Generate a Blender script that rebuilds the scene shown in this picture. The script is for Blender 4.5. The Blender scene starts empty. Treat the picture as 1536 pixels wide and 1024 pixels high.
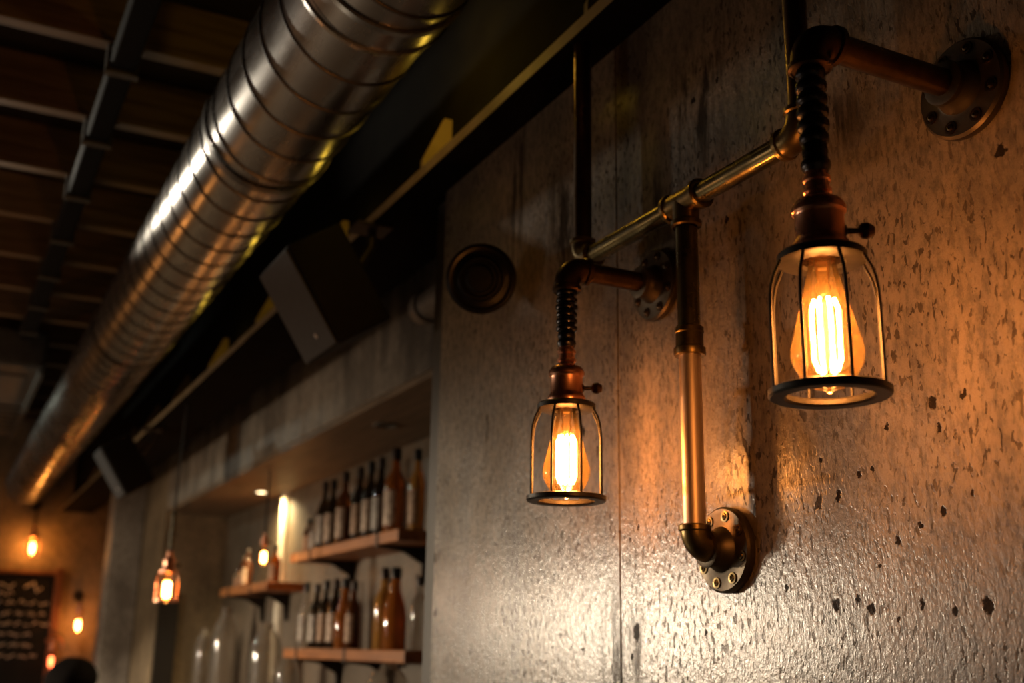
import bpy, math, random
from mathutils import Vector, Matrix
C = bpy.context.scene.collection
PI = math.pi
random.seed(7)

# ------------------------------------------------------------------ materials
def newmat(name):
    m = bpy.data.materials.new(name); m.use_nodes = True
    nt = m.node_tree; nt.nodes.clear()
    out = nt.nodes.new('ShaderNodeOutputMaterial')
    return m, nt, out
def N(nt, typ, **kw):
    n = nt.nodes.new(typ)
    for k, v in kw.items():
        if k.startswith('i_'): n.inputs[k[2:].replace('_', ' ')].default_value = v
        else: setattr(n, k, v)
    return n
def L(nt, a, b): nt.links.new(a, b)
def math_(nt, op, a, b=None, clamp=False):
    n = nt.nodes.new('ShaderNodeMath'); n.operation = op; n.use_clamp = clamp
    for i, v in enumerate((a, b)):
        if v is None: continue
        if isinstance(v, (int, float)): n.inputs[i].default_value = v
        else: nt.links.new(v, n.inputs[i])
    return n.outputs[0]
def mrange(nt, v, a, b, c=0., d=1., smooth=True):
    n = nt.nodes.new('ShaderNodeMapRange'); n.interpolation_type = 'SMOOTHSTEP' if smooth else 'LINEAR'
    nt.links.new(v, n.inputs[0])
    for i, x in enumerate((a, b, c, d)): n.inputs[i+1].default_value = x
    return n.outputs[0]
def mixc(nt, f, a, b, mode='MIX'):
    n = nt.nodes.new('ShaderNodeMix'); n.data_type = 'RGBA'; n.blend_type = mode
    for sock, v in ((n.inputs[0], f), (n.inputs[6], a), (n.inputs[7], b)):
        if isinstance(v, (int, float)): sock.default_value = v
        elif isinstance(v, tuple): sock.default_value = (*v, 1)
        else: nt.links.new(v, sock)
    return n.outputs[2]
def coords(nt, scale=(1, 1, 1)):
    t = nt.nodes.new('ShaderNodeTexCoord'); mp = nt.nodes.new('ShaderNodeMapping')
    mp.inputs['Scale'].default_value = scale
    nt.links.new(t.outputs['Object'], mp.inputs[0]); return mp.outputs[0]
def noise(nt, vec, scale, detail=4, rough=.55, dist=0.):
    n = nt.nodes.new('ShaderNodeTexNoise'); n.inputs['Scale'].default_value = scale
    n.inputs['Detail'].default_value = detail; n.inputs['Roughness'].default_value = rough
    n.inputs['Distortion'].default_value = dist
    nt.links.new(vec, n.inputs['Vector']); return n.outputs[0]

def simple(name, col, rough=.5, metal=0., col2=None, nscale=30, bump=0., bscale=80, stretch=(1, 1, 1), rvar=0., spec=.5, aniso=0., coat=0.):
    m, nt, out = newmat(name)
    b = N(nt, 'ShaderNodeBsdfPrincipled')
    b.inputs['Metallic'].default_value = metal; b.inputs['Roughness'].default_value = rough
    b.inputs['Base Color'].default_value = (*col, 1); b.inputs['Specular IOR Level'].default_value = spec
    b.inputs['Anisotropic'].default_value = aniso; b.inputs['Coat Weight'].default_value = coat
    v = coords(nt, stretch)
    n = noise(nt, v, nscale, 5)
    if col2 is None: col2 = tuple(c*.75 for c in col)
    L(nt, mixc(nt, mrange(nt, n, .35, .68), col, col2), b.inputs['Base Color'])
    if rvar: L(nt, mrange(nt, n, .3, .7, rough-rvar, rough+rvar), b.inputs['Roughness'])
    if bump:
        bp = N(nt, 'ShaderNodeBump'); bp.inputs['Strength'].default_value = bump; bp.inputs['Distance'].default_value = .002
        L(nt, noise(nt, v, bscale, 4), bp.inputs['Height']); L(nt, bp.outputs[0], b.inputs['Normal'])
    L(nt, b.outputs[0], out.inputs[0]); return m

def concrete(name, c1, c2, stains=(), pits=1., streak=.5, rough=.42, bump=.5, streakmin=.42, spec=.5, softs=(), coat=0.):
    m, nt, out = newmat(name)
    b = N(nt, 'ShaderNodeBsdfPrincipled'); b.inputs['Specular IOR Level'].default_value = .6
    v = coords(nt); vp = coords(nt, (1, 1, .45)); vs = coords(nt, (1, 1, .16))
    big = noise(nt, v, 3.2, 7, .62, .3)
    col = mixc(nt, mrange(nt, big, .32, .68), c1, c2)
    st = noise(nt, vs, 5.5, 5, .6)
    col = mixc(nt, math_(nt, 'MULTIPLY', mrange(nt, st, streakmin+.06, streakmin+.34), streak), col, (.028, .022, .018))
    fine = noise(nt, vp, 85, 5, .7)
    col = mixc(nt, mrange(nt, fine, .42, .64, 0, .50), col, (.05, .038, .028))
    p1 = mrange(nt, noise(nt, vp, 150, 2.5, .55, .4), .565, .63)
    patch = mrange(nt, noise(nt, v, 4.3, 4), .38, .62)
    pm = math_(nt, 'MULTIPLY', math_(nt, 'MULTIPLY', p1, mrange(nt, patch, 0, 1, .35, 1)), .8)
    p2 = math_(nt, 'MULTIPLY', mrange(nt, noise(nt, vp, 44, 4, .6, .5), .635, .68), mrange(nt, noise(nt, v, 3.1, 3), .46, .6))
    mask = math_(nt, 'MAXIMUM', pm, p2)
    mask = math_(nt, 'MULTIPLY', mask, pits)
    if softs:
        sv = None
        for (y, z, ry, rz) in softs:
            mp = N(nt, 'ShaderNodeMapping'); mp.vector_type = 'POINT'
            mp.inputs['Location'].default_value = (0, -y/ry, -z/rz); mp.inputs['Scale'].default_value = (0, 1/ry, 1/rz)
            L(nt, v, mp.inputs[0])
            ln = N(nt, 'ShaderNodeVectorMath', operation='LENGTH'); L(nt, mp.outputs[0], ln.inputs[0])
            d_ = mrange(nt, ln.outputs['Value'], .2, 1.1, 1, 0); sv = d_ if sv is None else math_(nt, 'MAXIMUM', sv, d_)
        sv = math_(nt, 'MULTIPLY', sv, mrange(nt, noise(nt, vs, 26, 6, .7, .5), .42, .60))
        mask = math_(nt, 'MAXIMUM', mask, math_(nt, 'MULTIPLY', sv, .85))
    if stains:
        wn = nt.nodes.new('ShaderNodeTexNoise'); wn.inputs['Scale'].default_value = 150; wn.inputs['Detail'].default_value = 4
        L(nt, v, wn.inputs['Vector'])
        sub = N(nt, 'ShaderNodeVectorMath', operation='SUBTRACT'); L(nt, wn.outputs['Color'], sub.inputs[0]); sub.inputs[1].default_value = (.5, .5, .5)
        sc = N(nt, 'ShaderNodeVectorMath', operation='SCALE'); L(nt, sub.outputs[0], sc.inputs[0]); sc.inputs['Scale'].default_value = .014
        ad = N(nt, 'ShaderNodeVectorMath', operation='ADD'); L(nt, v, ad.inputs[0]); L(nt, sc.outputs[0], ad.inputs[1])
        for (y, z, ry, rz) in stains:
            mp = N(nt, 'ShaderNodeMapping'); mp.vector_type = 'POINT'
            mp.inputs['Location'].default_value = (0, -y/ry, -z/rz); mp.inputs['Scale'].default_value = (0, 1/ry, 1/rz)
            L(nt, ad.outputs[0], mp.inputs[0])
            ln = N(nt, 'ShaderNodeVectorMath', operation='LENGTH'); L(nt, mp.outputs[0], ln.inputs[0])
            mask = math_(nt, 'MAXIMUM', mask, mrange(nt, ln.outputs['Value'], .75, 1.15, .95, 0))
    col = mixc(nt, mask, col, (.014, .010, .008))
    b.inputs['Coat Roughness'].default_value = .18; b.inputs['Coat IOR'].default_value = 1.6
    if coat: L(nt, math_(nt, 'MULTIPLY', math_(nt, 'SUBTRACT', 1., mask), coat), b.inputs['Coat Weight'])
    L(nt, col, b.inputs['Base Color'])
    L(nt, math_(nt, 'ADD', mrange(nt, noise(nt, v, 9, 4), .3, .7, rough-.09, rough+.12), math_(nt, 'MULTIPLY', mask, .4), True), b.inputs['Roughness'])
    L(nt, math_(nt, 'SUBTRACT', spec, math_(nt, 'MULTIPLY', mask, spec*.97)), b.inputs['Specular IOR Level'])
    h = math_(nt, 'ADD', math_(nt, 'MULTIPLY', noise(nt, vp, 240, 4, .65), .5), math_(nt, 'MULTIPLY', noise(nt, v, 105, 4, .6, .3), .6))
    h = math_(nt, 'SUBTRACT', h, math_(nt, 'MULTIPLY', mask, .35))
    bp = N(nt, 'ShaderNodeBump'); bp.inputs['Strength'].default_value = bump; bp.inputs['Distance'].default_value = .005
    L(nt, h, bp.inputs['Height']); L(nt, bp.outputs[0], b.inputs['Normal']); bp2 = N(nt, 'ShaderNodeBump'); bp2.inputs['Strength'].default_value = bump*.40; bp2.inputs['Distance'].default_value = .004; L(nt, h, bp2.inputs['Height']); L(nt, bp2.outputs[0], b.inputs['Coat Normal'])
    L(nt, b.outputs[0], out.inputs[0]); return m

def emission(name, col, strength):
    m, nt, out = newmat(name); e = N(nt, 'ShaderNodeEmission')
    e.inputs[0].default_value = (*col, 1); e.inputs[1].default_value = strength
    L(nt, e.outputs[0], out.inputs[0]); return m

def thin_glass(name, tint, refl=1., haze=0., hazecol=(1, .5, .15), rough=.02):
    m, nt, out = newmat(name)
    tr = N(nt, 'ShaderNodeBsdfTransparent'); tr.inputs[0].default_value = (*tint, 1)
    gl = N(nt, 'ShaderNodeBsdfGlossy'); gl.inputs['Roughness'].default_value = rough
    fr = N(nt, 'ShaderNodeFresnel'); fr.inputs[0].default_value = 1.5
    base = tr.outputs[0]
    if haze:
        tl = N(nt, 'ShaderNodeBsdfTranslucent'); tl.inputs[0].default_value = (*hazecol, 1)
        mx = N(nt, 'ShaderNodeMixShader'); mx.inputs[0].default_value = haze
        L(nt, base, mx.inputs[1]); L(nt, tl.outputs[0], mx.inputs[2]); base = mx.outputs[0]
    m2 = N(nt, 'ShaderNodeMixShader'); L(nt, math_(nt, 'MULTIPLY', fr.outputs[0], refl), m2.inputs[0])
    L(nt, base, m2.inputs[1]); L(nt, gl.outputs[0], m2.inputs[2]); L(nt, m2.outputs[0], out.inputs[0]); return m

def bottle_glass(name, col, rough=.06, trans=.75):
    m, nt, out = newmat(name)
    b = N(nt, 'ShaderNodeBsdfPrincipled'); b.inputs['Base Color'].default_value = (*col, 1)
    b.inputs['Roughness'].default_value = rough; b.inputs['Transmission Weight'].default_value = trans; b.inputs['IOR'].default_value = 1.33
    b.inputs['Coat Weight'].default_value = .6; b.inputs['Coat Roughness'].default_value = .08
    L(nt, b.outputs[0], out.inputs[0]); return m

M = {}
STAINS = [(.879, .118, .004, .006), (.814, .142, .004, .006), (.846, .132, .003, .004), (.907, .094, .003, .004), (.962, .175, .006, .008), (.929, .195, .004, .005), (.908, .199, .003, .004), (.817, .256, .006, .008), (.777, .256, .004, .006),
          (.976, .054, .007, .008), (.942, .06, .004, .005), (.923, .049, .005, .007), (.852, .051, .004, .006), (.811, .045, .004, .006), (.77, .049, .007, .009), (.885, .036, .003, .004), (.703, .495, .006, .008), (1.382, .027, .009, .014), (1.395, -.007, .005, .007),
          (1.373, .175, .004, .006), (1.397, .16, .003, .004), (.989, .219, .003, .004), (.882, .241, .003, .004), (1.058, .077, .003, .004), (.776, .156, .003, .004), (.81, .229, .003, .004), (1.218, .025, .003, .004), (1.211, .785, .005, .007), (1.155, .791, .004, .006), (1.144, .573, .004, .006)]
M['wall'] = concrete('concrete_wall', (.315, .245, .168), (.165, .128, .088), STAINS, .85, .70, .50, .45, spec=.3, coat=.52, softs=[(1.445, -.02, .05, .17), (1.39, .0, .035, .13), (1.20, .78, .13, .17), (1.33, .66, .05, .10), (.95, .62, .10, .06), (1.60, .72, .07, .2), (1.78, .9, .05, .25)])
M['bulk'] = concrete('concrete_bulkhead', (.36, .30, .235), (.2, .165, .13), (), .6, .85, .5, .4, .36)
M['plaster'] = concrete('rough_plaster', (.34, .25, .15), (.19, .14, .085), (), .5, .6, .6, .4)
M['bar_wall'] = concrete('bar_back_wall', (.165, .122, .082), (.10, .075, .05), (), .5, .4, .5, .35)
M['column'] = concrete('column_concrete', (.42, .38, .33), (.26, .23, .2), (), .4, .6, .5, .3)
M['floor'] = simple('dark_floor', (.07, .055, .045), .45, 0, bump=.2)
M['deck'] = simple('ceiling_deck', (.030, .020, .014), .8, 0, (.018, .012, .009), 6, .2, 40, (1, 6, 1))
M['joist'] = simple('joist_wood', (.30, .20, .11), .7, 0, (.17, .105, .055), 9, .3, 50, (.35, 5, 5))
M['steel_black'] = simple('black_steel', (.028, .022, .018), .55, .3, (.018, .015, .012), 14, .2, 60)
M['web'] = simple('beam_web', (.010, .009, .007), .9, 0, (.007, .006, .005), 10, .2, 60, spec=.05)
M['beam'] = simple('beam_lit_tone', (.34, .25, .14), .6, 0, (.25, .18, .09), 10, .2, 60)  # yellow light on flange edge and stiffeners put into a lighter tone
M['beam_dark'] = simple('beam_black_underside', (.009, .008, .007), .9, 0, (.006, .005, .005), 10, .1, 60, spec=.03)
M['track'] = simple('track_black', (.006, .006, .006), .8, 0, spec=.2)
M['clip'] = simple('clip_zinc', (.16, .15, .13), .5, .4)
M['trim'] = simple('dark_timber_trim', (.07, .052, .036), .6, 0, (.04, .03, .021), 8, .3, 60, (6, 6, .4))
M['soffit'] = simple('soffit_wood', (.20, .135, .08), .55, 0, (.12, .08, .046), 7, .2, 50, (5, .5, 1))
M['shelf'] = simple('shelf_wood', (.40, .145, .036), .5, 0, (.23, .08, .02), 6, .25, 60, (6, .5, 6))
M['bronze'] = simple('aged_bronze', (.135, .078, .036), .34, 1., (.07, .04, .02), 26, .12, 70, rvar=.08)
M['brass'] = simple('aged_brass', (.235, .19, .09), .30, 1., (.12, .10, .05), 22, .10, 90, rvar=.08)
M['fitting'] = simple('brass_fitting', (.27, .19, .075), .36, 1., (.12, .085, .04), 30, .16, 70, rvar=.08)
M['polished'] = simple('polished_pipe', (.84, .68, .56), .42, .9, (.74, .58, .46), 20, .03, 90, (1, 1, .2), rvar=.04)
M['flange'] = simple('flange_iron', (.115, .088, .058), .45, .85, (.07, .055, .038), 24, .2, 80, rvar=.08)
M['screw'] = simple('screw_brass', (.17, .11, .05), .4, 1.)
M['coil'] = simple('blued_steel', (.075, .07, .072), .28, 1., (.035, .035, .04), 60, .1, 80, rvar=.1)
M['copper'] = simple('copper', (.82, .42, .27), .30, 1., (.62, .28, .16), 26, .06, 90, (1, 1, .4), rvar=.06)
M['iron'] = simple('black_iron', (.030, .026, .022), .42, .6, (.018, .016, .014), 40, .15, 90)
M['duct'] = simple('galvanised_steel', (.46, .44, .41), .27, 1., (.36, .34, .32), 6, .05, 20, (3, .7, 3), rvar=.05)
M['duct_seam'] = simple('duct_seam', (.16, .15, .14), .4, 1.)
M['speaker'] = simple('speaker_black', (.007, .007, .0075), .7, 0, (.005, .005, .0055), 50, .15, 200, spec=.25)
M['grille'] = simple('speaker_grille', (.062, .066, .072), .6, 0, (.048, .052, .057), 90, .3, 400)
M['badge'] = simple('badge_silver', (.92, .92, .92), .35, 0., (.9, .9, .9))
M['black_gloss'] = simple('black_enamel', (.006, .006, .0065), .34, 0, spec=.3)
M['grey_pvc'] = simple('grey_pvc', (.15, .13, .11), .5, 0)
M['ac'] = simple('ac_metal', (.12, .125, .12), .5, .3)
M['board'] = simple('chalkboard', (.010, .010, .009), .85, 0, (.015, .014, .013), 6, spec=.2)
M['frame_wood'] = simple('frame_wood', (.20, .075, .028), .5, 0, (.13, .045, .018), 8, .2, 60, (6, 6, .5))
M['chalk'] = simple('chalk', (.80, .70, .58), .9, 0, (.5, .44, .36), 60)
M['door'] = simple('dark_door', (.014, .010, .008), .6, 0)
M['label_cream'] = simple('label_cream', (.58, .43, .31), .6, 0, (.26, .17, .12), 60, 0, 0, (1, 1, 1))
M['label_pale'] = simple('label_pale', (.52, .46, .39), .6, 0, (.22, .19, .17), 70)
M['label_tan'] = simple('label_tan', (.42, .25, .14), .6, 0, (.20, .11, .06), 60)
M['cap'] = simple('cap_dark', (.035, .018, .012), .4, .1)
M['cap_black'] = simple('cap_black', (.012, .012, .012), .35, .1)
M['g_amber'] = bottle_glass('amber_glass', (.62, .20, .035))
M['g_brown'] = bottle_glass('brown_glass', (.20, .065, .02))
M['g_dark'] = bottle_glass('dark_glass', (.045, .03, .016))
M['g_clear'] = bottle_glass('clear_glass', (.85, .82, .76), .03, .92)
M['g_gold'] = bottle_glass('gold_glass', (.78, .40, .09))
M['bulb_glass'] = thin_glass('bulb_glass', (.99, .95, .88), 1., .026, (1., .66, .28))
M['filament'] = emission('filament_hot', (1., .345, .070), 215.)
M['filament_far'] = emission('filament_hot_far', (1., .36, .075), 80.)
M['filament_red'] = emission('filament_red', (1., .16, .05), 16.)
M['stem_glass'] = thin_glass('stem_glass', (1., .9, .72), 1., .06, (1., .6, .22))
M['downlight'] = emission('downlight_lens', (1., .74, .40), 14.)
M['hair'] = simple('dark_hair', (.005, .0035, .003), .95, 0, bump=.6, bscale=120, spec=.08)
M['skin'] = simple('skin', (.45, .26, .18), .5)
M['cloth_dark'] = simple('dark_clothes', (.018, .017, .020), .85)
M['cord'] = simple('black_cord', (.018, .016, .014), .6)
M['cord_twist'] = simple('twisted_cord', (.22, .19, .09), .6, 0, (.06, .05, .03), 60)

# ------------------------------------------------------------------ mesh helpers
class MB:
    def __init__(s): s.v = []; s.f = []; s.sm = []
    def add(s, v, f, smooth=False):
        o = len(s.v); s.v += [tuple(p) for p in v]; s.f += [tuple(i+o for i in q) for q in f]; s.sm += [smooth]*len(f)
        return s
    def box(s, a, b):
        x0, y0, z0 = a; x1, y1, z1 = b
        v = [(x0, y0, z0), (x1, y0, z0), (x1, y1, z0), (x0, y1, z0), (x0, y0, z1), (x1, y0, z1), (x1, y1, z1), (x0, y1, z1)]
        return s.add(v, [(0, 3, 2, 1), (4, 5, 6, 7), (0, 1, 5, 4), (1, 2, 6, 5), (2, 3, 7, 6), (3, 0, 4, 7)])
    def obox(s, c, ax, half):
        v = []
        for k in ((-1, -1, -1), (1, -1, -1), (1, 1, -1), (-1, 1, -1), (-1, -1, 1), (1, -1, 1), (1, 1, 1), (-1, 1, 1)):
            v.append(Vector(c) + ax[0]*half[0]*k[0] + ax[1]*half[1]*k[1] + ax[2]*half[2]*k[2])
        return s.add(v, [(0, 3, 2, 1), (4, 5, 6, 7), (0, 1, 5, 4), (1, 2, 6, 5), (2, 3, 7, 6), (3, 0, 4, 7)])
    def lathe(s, prof, o=(0, 0, 0), axis=(0, 0, 1), seg=32, a0=0., a1=2*PI, smooth=True):
        ax = Vector(axis).normalized(); o = Vector(o)
        u = ax.orthogonal().normalized() if abs(ax.z) < .99 else Vector((1, 0, 0))
        w = ax.cross(u); full = abs(a1-a0-2*PI) < 1e-6; n = seg if full else seg+1
        v = []; f = []
        for r, h in prof:
            for i in range(n):
                t = a0+(a1-a0)*i/seg
                v.append(o+ax*h+(u*math.cos(t)+w*math.sin(t))*max(r, 1e-5))
        for j in range(len(prof)-1):
            for i in range(seg):
                i2 = (i+1) % n
                f.append((j*n+i, j*n+i2, (j+1)*n+i2, (j+1)*n+i))
        return s.add(v, f, smooth)
    def tube(s, pts, r, seg=16, closed=False, caps=True, smooth=True):
        P = [Vector(p) for p in pts]; n = len(P); R = r if isinstance(r, (list, tuple)) else [r]*n
        T = []
        for i in range(n):
            a = P[(i-1) % n] if (i or closed) else P[0]; b = P[(i+1) % n] if (i < n-1 or closed) else P[-1]
            T.append((b-a).normalized())
        u = T[0].orthogonal().normalized(); v = []; f = []
        for i in range(n):
            u = (u-T[i]*u.dot(T[i])).normalized(); w = T[i].cross(u)
            for k in range(seg):
                t = 2*PI*k/seg; v.append(P[i]+(u*math.cos(t)+w*math.sin(t))*R[i])
        for i in range(n if closed else n-1):
            j = (i+1) % n
            for k in range(seg):
                k2 = (k+1) % seg; f.append((i*seg+k, i*seg+k2, j*seg+k2, j*seg+k))
        if caps and not closed:
            f.append(tuple(range(seg))[::-1]); f.append(tuple((n-1)*seg+k for k in range(seg)))
        return s.add(v, f, smooth)
    def build(s, name, m, parent=None, loc=None, bevel=0., auto=True):
        me = bpy.data.meshes.new(name); off = Vector(loc) if loc is not None else Vector((0, 0, 0))
        me.from_pydata([tuple(Vector(p)-off) for p in s.v], [], s.f); me.materials.append(M[m] if isinstance(m, str) else m)
        me.polygons.foreach_set('use_smooth', s.sm); me.update(); me.validate()
        import bmesh
        bm = bmesh.new(); bm.from_mesh(me); bmesh.ops.recalc_face_normals(bm, faces=bm.faces)
        for e in bm.edges:
            if len(e.link_faces) == 2 and e.calc_face_angle(0) > .6: e.smooth = False
        bm.to_mesh(me); bm.free()
        o = bpy.data.objects.new(name, me); C.objects.link(o); o.location = off
        if bevel:
            md = o.modifiers.new('bevel', 'BEVEL'); md.width = bevel; md.segments = 2; md.limit_method = 'ANGLE'; md.angle_limit = .7
        if parent is not None:
            par = parent; pl = Vector((0, 0, 0))
            while par is not None: pl += par.location; par = par.parent
            o.parent = parent; o.location = off-pl
        return o
def tag(o, label, cat, group=None):
    o['label'] = label; o['category'] = cat
    if group: o['group'] = group
    return o
def thing(name, loc, label, cat, group=None):
    o = bpy.data.objects.new(name, None); C.objects.link(o); o.location = loc; o.empty_display_size = .05
    return tag(o, label, cat, group)
def struct(o): o['kind'] = 'structure'; return o
def arc(c, a, b, r, n=14):
    """quarter bend: centre-line from c+a*r to c+b*r round the corner c (a, b unit vectors)"""
    c, a, b = Vector(c), Vector(a), Vector(b); k = c+(a+b)*r
    return [k-b*r*math.cos(t)-a*r*math.sin(t) for t in [PI/2*i/n for i in range(n+1)]]
def copy_tree(o, parent=None):
    c = o.copy(); C.objects.link(c); c.parent = parent
    for ch in list(o.children): copy_tree(ch, c)
    return c

# ------------------------------------------------------------------ the setting
FZ, CZ = -1.70, 1.66
WX = .907           # face of the concrete wall carrying the pipe lamps
BX, AX = 1.22, 1.60  # bulkhead face, back of the bar alcove
SZ = .79            # underside of the bulkhead
FY = 9.30           # far wall
SEAM = 1.424
w = MB(); w.box((WX, -2.0, FZ), (1.05, SEAM-.0022, 1.5)); w.box((WX, SEAM+.0022, FZ), (1.05, 2.125, 1.5)); w.box((WX+.012, SEAM-.003, FZ), (1.05, SEAM+.003, 1.5))
struct(w.build('wall_right', 'wall'))
struct(MB().box((.925, 2.128, FZ), (1.30, 2.215, 1.5)).build('trim_1', 'trim', bevel=.004))
struct(MB().box((BX, 2.216, SZ), (AX+.05, 7.0, 1.5)).build('wall_bulkhead', 'bulk', bevel=.004))
struct(MB().box((BX+.004, 2.216, SZ-.022), (AX, 7.0, SZ-.001)).build('trim_2', 'soffit', bevel=.002))
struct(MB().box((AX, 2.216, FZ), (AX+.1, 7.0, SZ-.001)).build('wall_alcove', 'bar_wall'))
struct(MB().box((BX, 7.001, FZ), (AX+.1, FY, 1.5)).build('wall_bar_end', 'plaster'))
struct(MB().box((-4.2, FY, FZ), (AX+.1, FY+.1, CZ)).build('wall_far', 'plaster'))
struct(MB().box((-4.2, -2.0, FZ), (-4.1, FY, CZ)).build('wall_left', 'plaster'))
struct(MB().box((-4.2, -2.1, FZ), (1.7, -2.0, CZ)).build('wall_near', 'plaster'))
struct(MB().box((-4.2, -2.1, FZ-.1), (1.7, FY+.1, FZ)).build('floor', 'floor'))
struct(MB().box((-4.2, -2.1, CZ), (1.7, FY+.1, CZ+.1)).build('ceiling', 'deck'))
struct(MB().box((1.02, 7.75, FZ), (1.219, 8.0, 1.5)).build('trim_3', 'column', bevel=.01))     # rendered column at the end of the bar
struct(MB().box((1.226, 6.985, FZ), (1.345, 7.0, .292)).build('door_1', 'door', bevel=.002))

M['pale'] = simple('pale_lit_stripe', (.62, .55, .42), .6, 0, (.5, .43, .32), 12, .2, 60)  # pale half-round strips carry the downlight scallop in their colour
struct(MB().lathe([(.036, .2945), (.036, SZ-.023)], (AX+.004, 5.70, 0), (0, 0, 1), 32).build('lit_stripe_upper', 'pale'))
struct(MB().lathe([(.036, -.2495), (.036, .252)], (AX+.004, 5.70, 0), (0, 0, 1), 32).build('lit_stripe_lower', 'pale'))

fr = MB(); fr.box((-4.099, 4.72, -.92), (-4.06, 4.78, .72)); fr.box((-4.099, 5.22, -.92), (-4.06, 5.28, .72)); fr.box((-4.099, 4.78, .66), (-4.06, 5.22, .72)); fr.box((-4.099, 4.78, -.92), (-4.06, 5.22, -.86))
wf = struct(fr.build('added_window', 'frame_wood')); MB().box((-4.095, 4.78, -.86), (-4.085, 5.22, .66)).build('pane', 'stem_glass', wf)  # unseen window, added to go with the area light for bottle streaks

# wooden joists across the room
k = 0
for y in [1.375+.475*i for i in range(15)]:
    k += 1
    o = MB().box((-4.08, y-.024, 1.50), (1.70 if False else 1.20, y+.024, CZ-.001)).build('ceiling_joist', 'joist', loc=(-1.4, y, 1.58), bevel=.003)
    order = ['nearest', 'second', 'third', 'fourth', 'fifth', 'sixth', 'seventh', 'eighth', 'ninth', 'tenth', 'eleventh', 'twelfth', 'thirteenth', 'fourteenth', 'fifteenth'][k-1]
    tag(o, f'brown wooden ceiling joist, {order} from the camera end of the room', 'joist', 'wooden joists under the ceiling')

# steel beam along the wall top
bt = thing('steel_beam', (.945, 4.4, .979), 'long dark steel beam along the wall top with a lit yellow lower edge', 'beam')
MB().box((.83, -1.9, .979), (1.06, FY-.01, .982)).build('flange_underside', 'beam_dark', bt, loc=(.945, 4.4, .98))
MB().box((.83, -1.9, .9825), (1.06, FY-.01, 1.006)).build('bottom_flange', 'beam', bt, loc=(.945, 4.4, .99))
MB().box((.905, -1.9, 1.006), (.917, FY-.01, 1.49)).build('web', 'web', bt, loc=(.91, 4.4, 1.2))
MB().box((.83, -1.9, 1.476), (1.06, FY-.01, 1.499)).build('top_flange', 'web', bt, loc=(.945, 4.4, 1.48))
for i in range(10):
    y = 1.40+.70*i
    g = MB(); v = [(.903, y-.006, 1.007), (.836, y-.006, 1.007), (.836, y-.006, 1.03), (.885, y-.006, 1.14), (.903, y-.006, 1.14)]
    n = len(v); v2 = [(a, b+.012, c) for a, b, c in v]
    g.add(v+v2, [tuple(range(n))[::-1], tuple(range(n, 2*n))]+[(a, (a+1) % n, (a+1) % n+n, a+n) for a in range(n)])
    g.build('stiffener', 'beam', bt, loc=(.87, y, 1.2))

# black conduit track below the joists
tr = thing('conduit_track', (.268, 4.5, 1.46), 'black conduit track running below the joists left of the duct', 'conduit')
MB().box((.235, .4, 1.432), (.300, 5.80, 1.478)).build('track_channel', 'track', tr, loc=(.268, 4.5, 1.455), bevel=.006)
for i in range(9):
    y = 1.85+.475*i
    c = MB(); c.box((.226, y-.014, 1.426), (.2345, y+.014, 1.5)); c.box((.3005, y-.014, 1.426), (.309, y+.014, 1.5)); c.box((.226, y-.014, 1.422), (.309, y+.014, 1.4315))
    c.build('clip', 'clip', tr, loc=(.268, y, 1.46))

# ------------------------------------------------------------------ spiral duct
DX, DZ, DR = .553, 1.134, .145
dt = thing('spiral_duct', (DX, 4.5, DZ), 'big round galvanised spiral duct hanging below the joists', 'duct')
def spiral(y0, y1, pitch, prof, seg=72):
    v = []; f = []; turns = int((y1-y0)/pitch)
    rows = []
    for t in range(turns):
        for off, dr in prof: rows.append((t*pitch+off*pitch, dr))
    for (yy, dr) in rows:
        for i in range(seg+1):
            th = 2*PI*i/seg
            v.append((DX+(DR+dr)*math.cos(th), y0+yy+pitch*i/seg, DZ+(DR+dr)*math.sin(th)))
    m = seg+1
    for j in range(len(rows)-1):
        for i in range(seg): f.append((j*m+i, j*m+i+1, (j+1)*m+i+1, (j+1)*m+i))
    return v, f
v, f = spiral(.9, 9.0, .128, [(0, 0), (.25, 0), (.5, 0), (.75, 0), (.93, 0)], 72)
MB().add(v, f, True).build('duct_tube', 'duct', dt, loc=(DX, 4.5, DZ))
v, f = spiral(.9, 9.0, .128, [(0, .0005), (.012, .0032), (.045, .0032), (.057, .0005)], 72)
m = 73; f = [q for q in f if (q[0]//m) % 4 != 3]
MB().add(v, f, True).build('spiral_seam', 'duct_seam', dt, loc=(DX, 4.5, DZ))
MB().lathe([(DR+.001, -.045), (DR+.006, -.043), (DR+.0075, -.032), (DR+.003, -.03), (DR+.003, .03), (DR+.0075, .032), (DR+.006, .043), (DR+.001, .045)], (DX, 1.605, DZ), (0, 1, 0), 72).build('joint_collar', 'duct', dt, loc=(DX, 1.605, DZ))
MB().lathe([(.001, 9.09), (DR*.8, 9.088), (DR+.004, 9.07), (DR+.004, 8.98), (DR, 8.975)], (DX, 0, DZ), (0, 1, 0), 64).build('end_cap', 'duct', dt, loc=(DX, 9.05, DZ))
for y in (2.33, 4.23, 6.13, 8.03):
    h = MB(); h.lathe([(DR+.004, -.012), (DR+.006, -.012), (DR+.006, .012), (DR+.004, .012)], (DX, y, DZ), (0, 1, 0), 64); h.box((DX-.012, y-.002, DZ+DR+.003), (DX+.012, y+.002, 1.499))
    h.build('hanger_strap', 'duct_seam', dt, loc=(DX, y, DZ))

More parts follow.
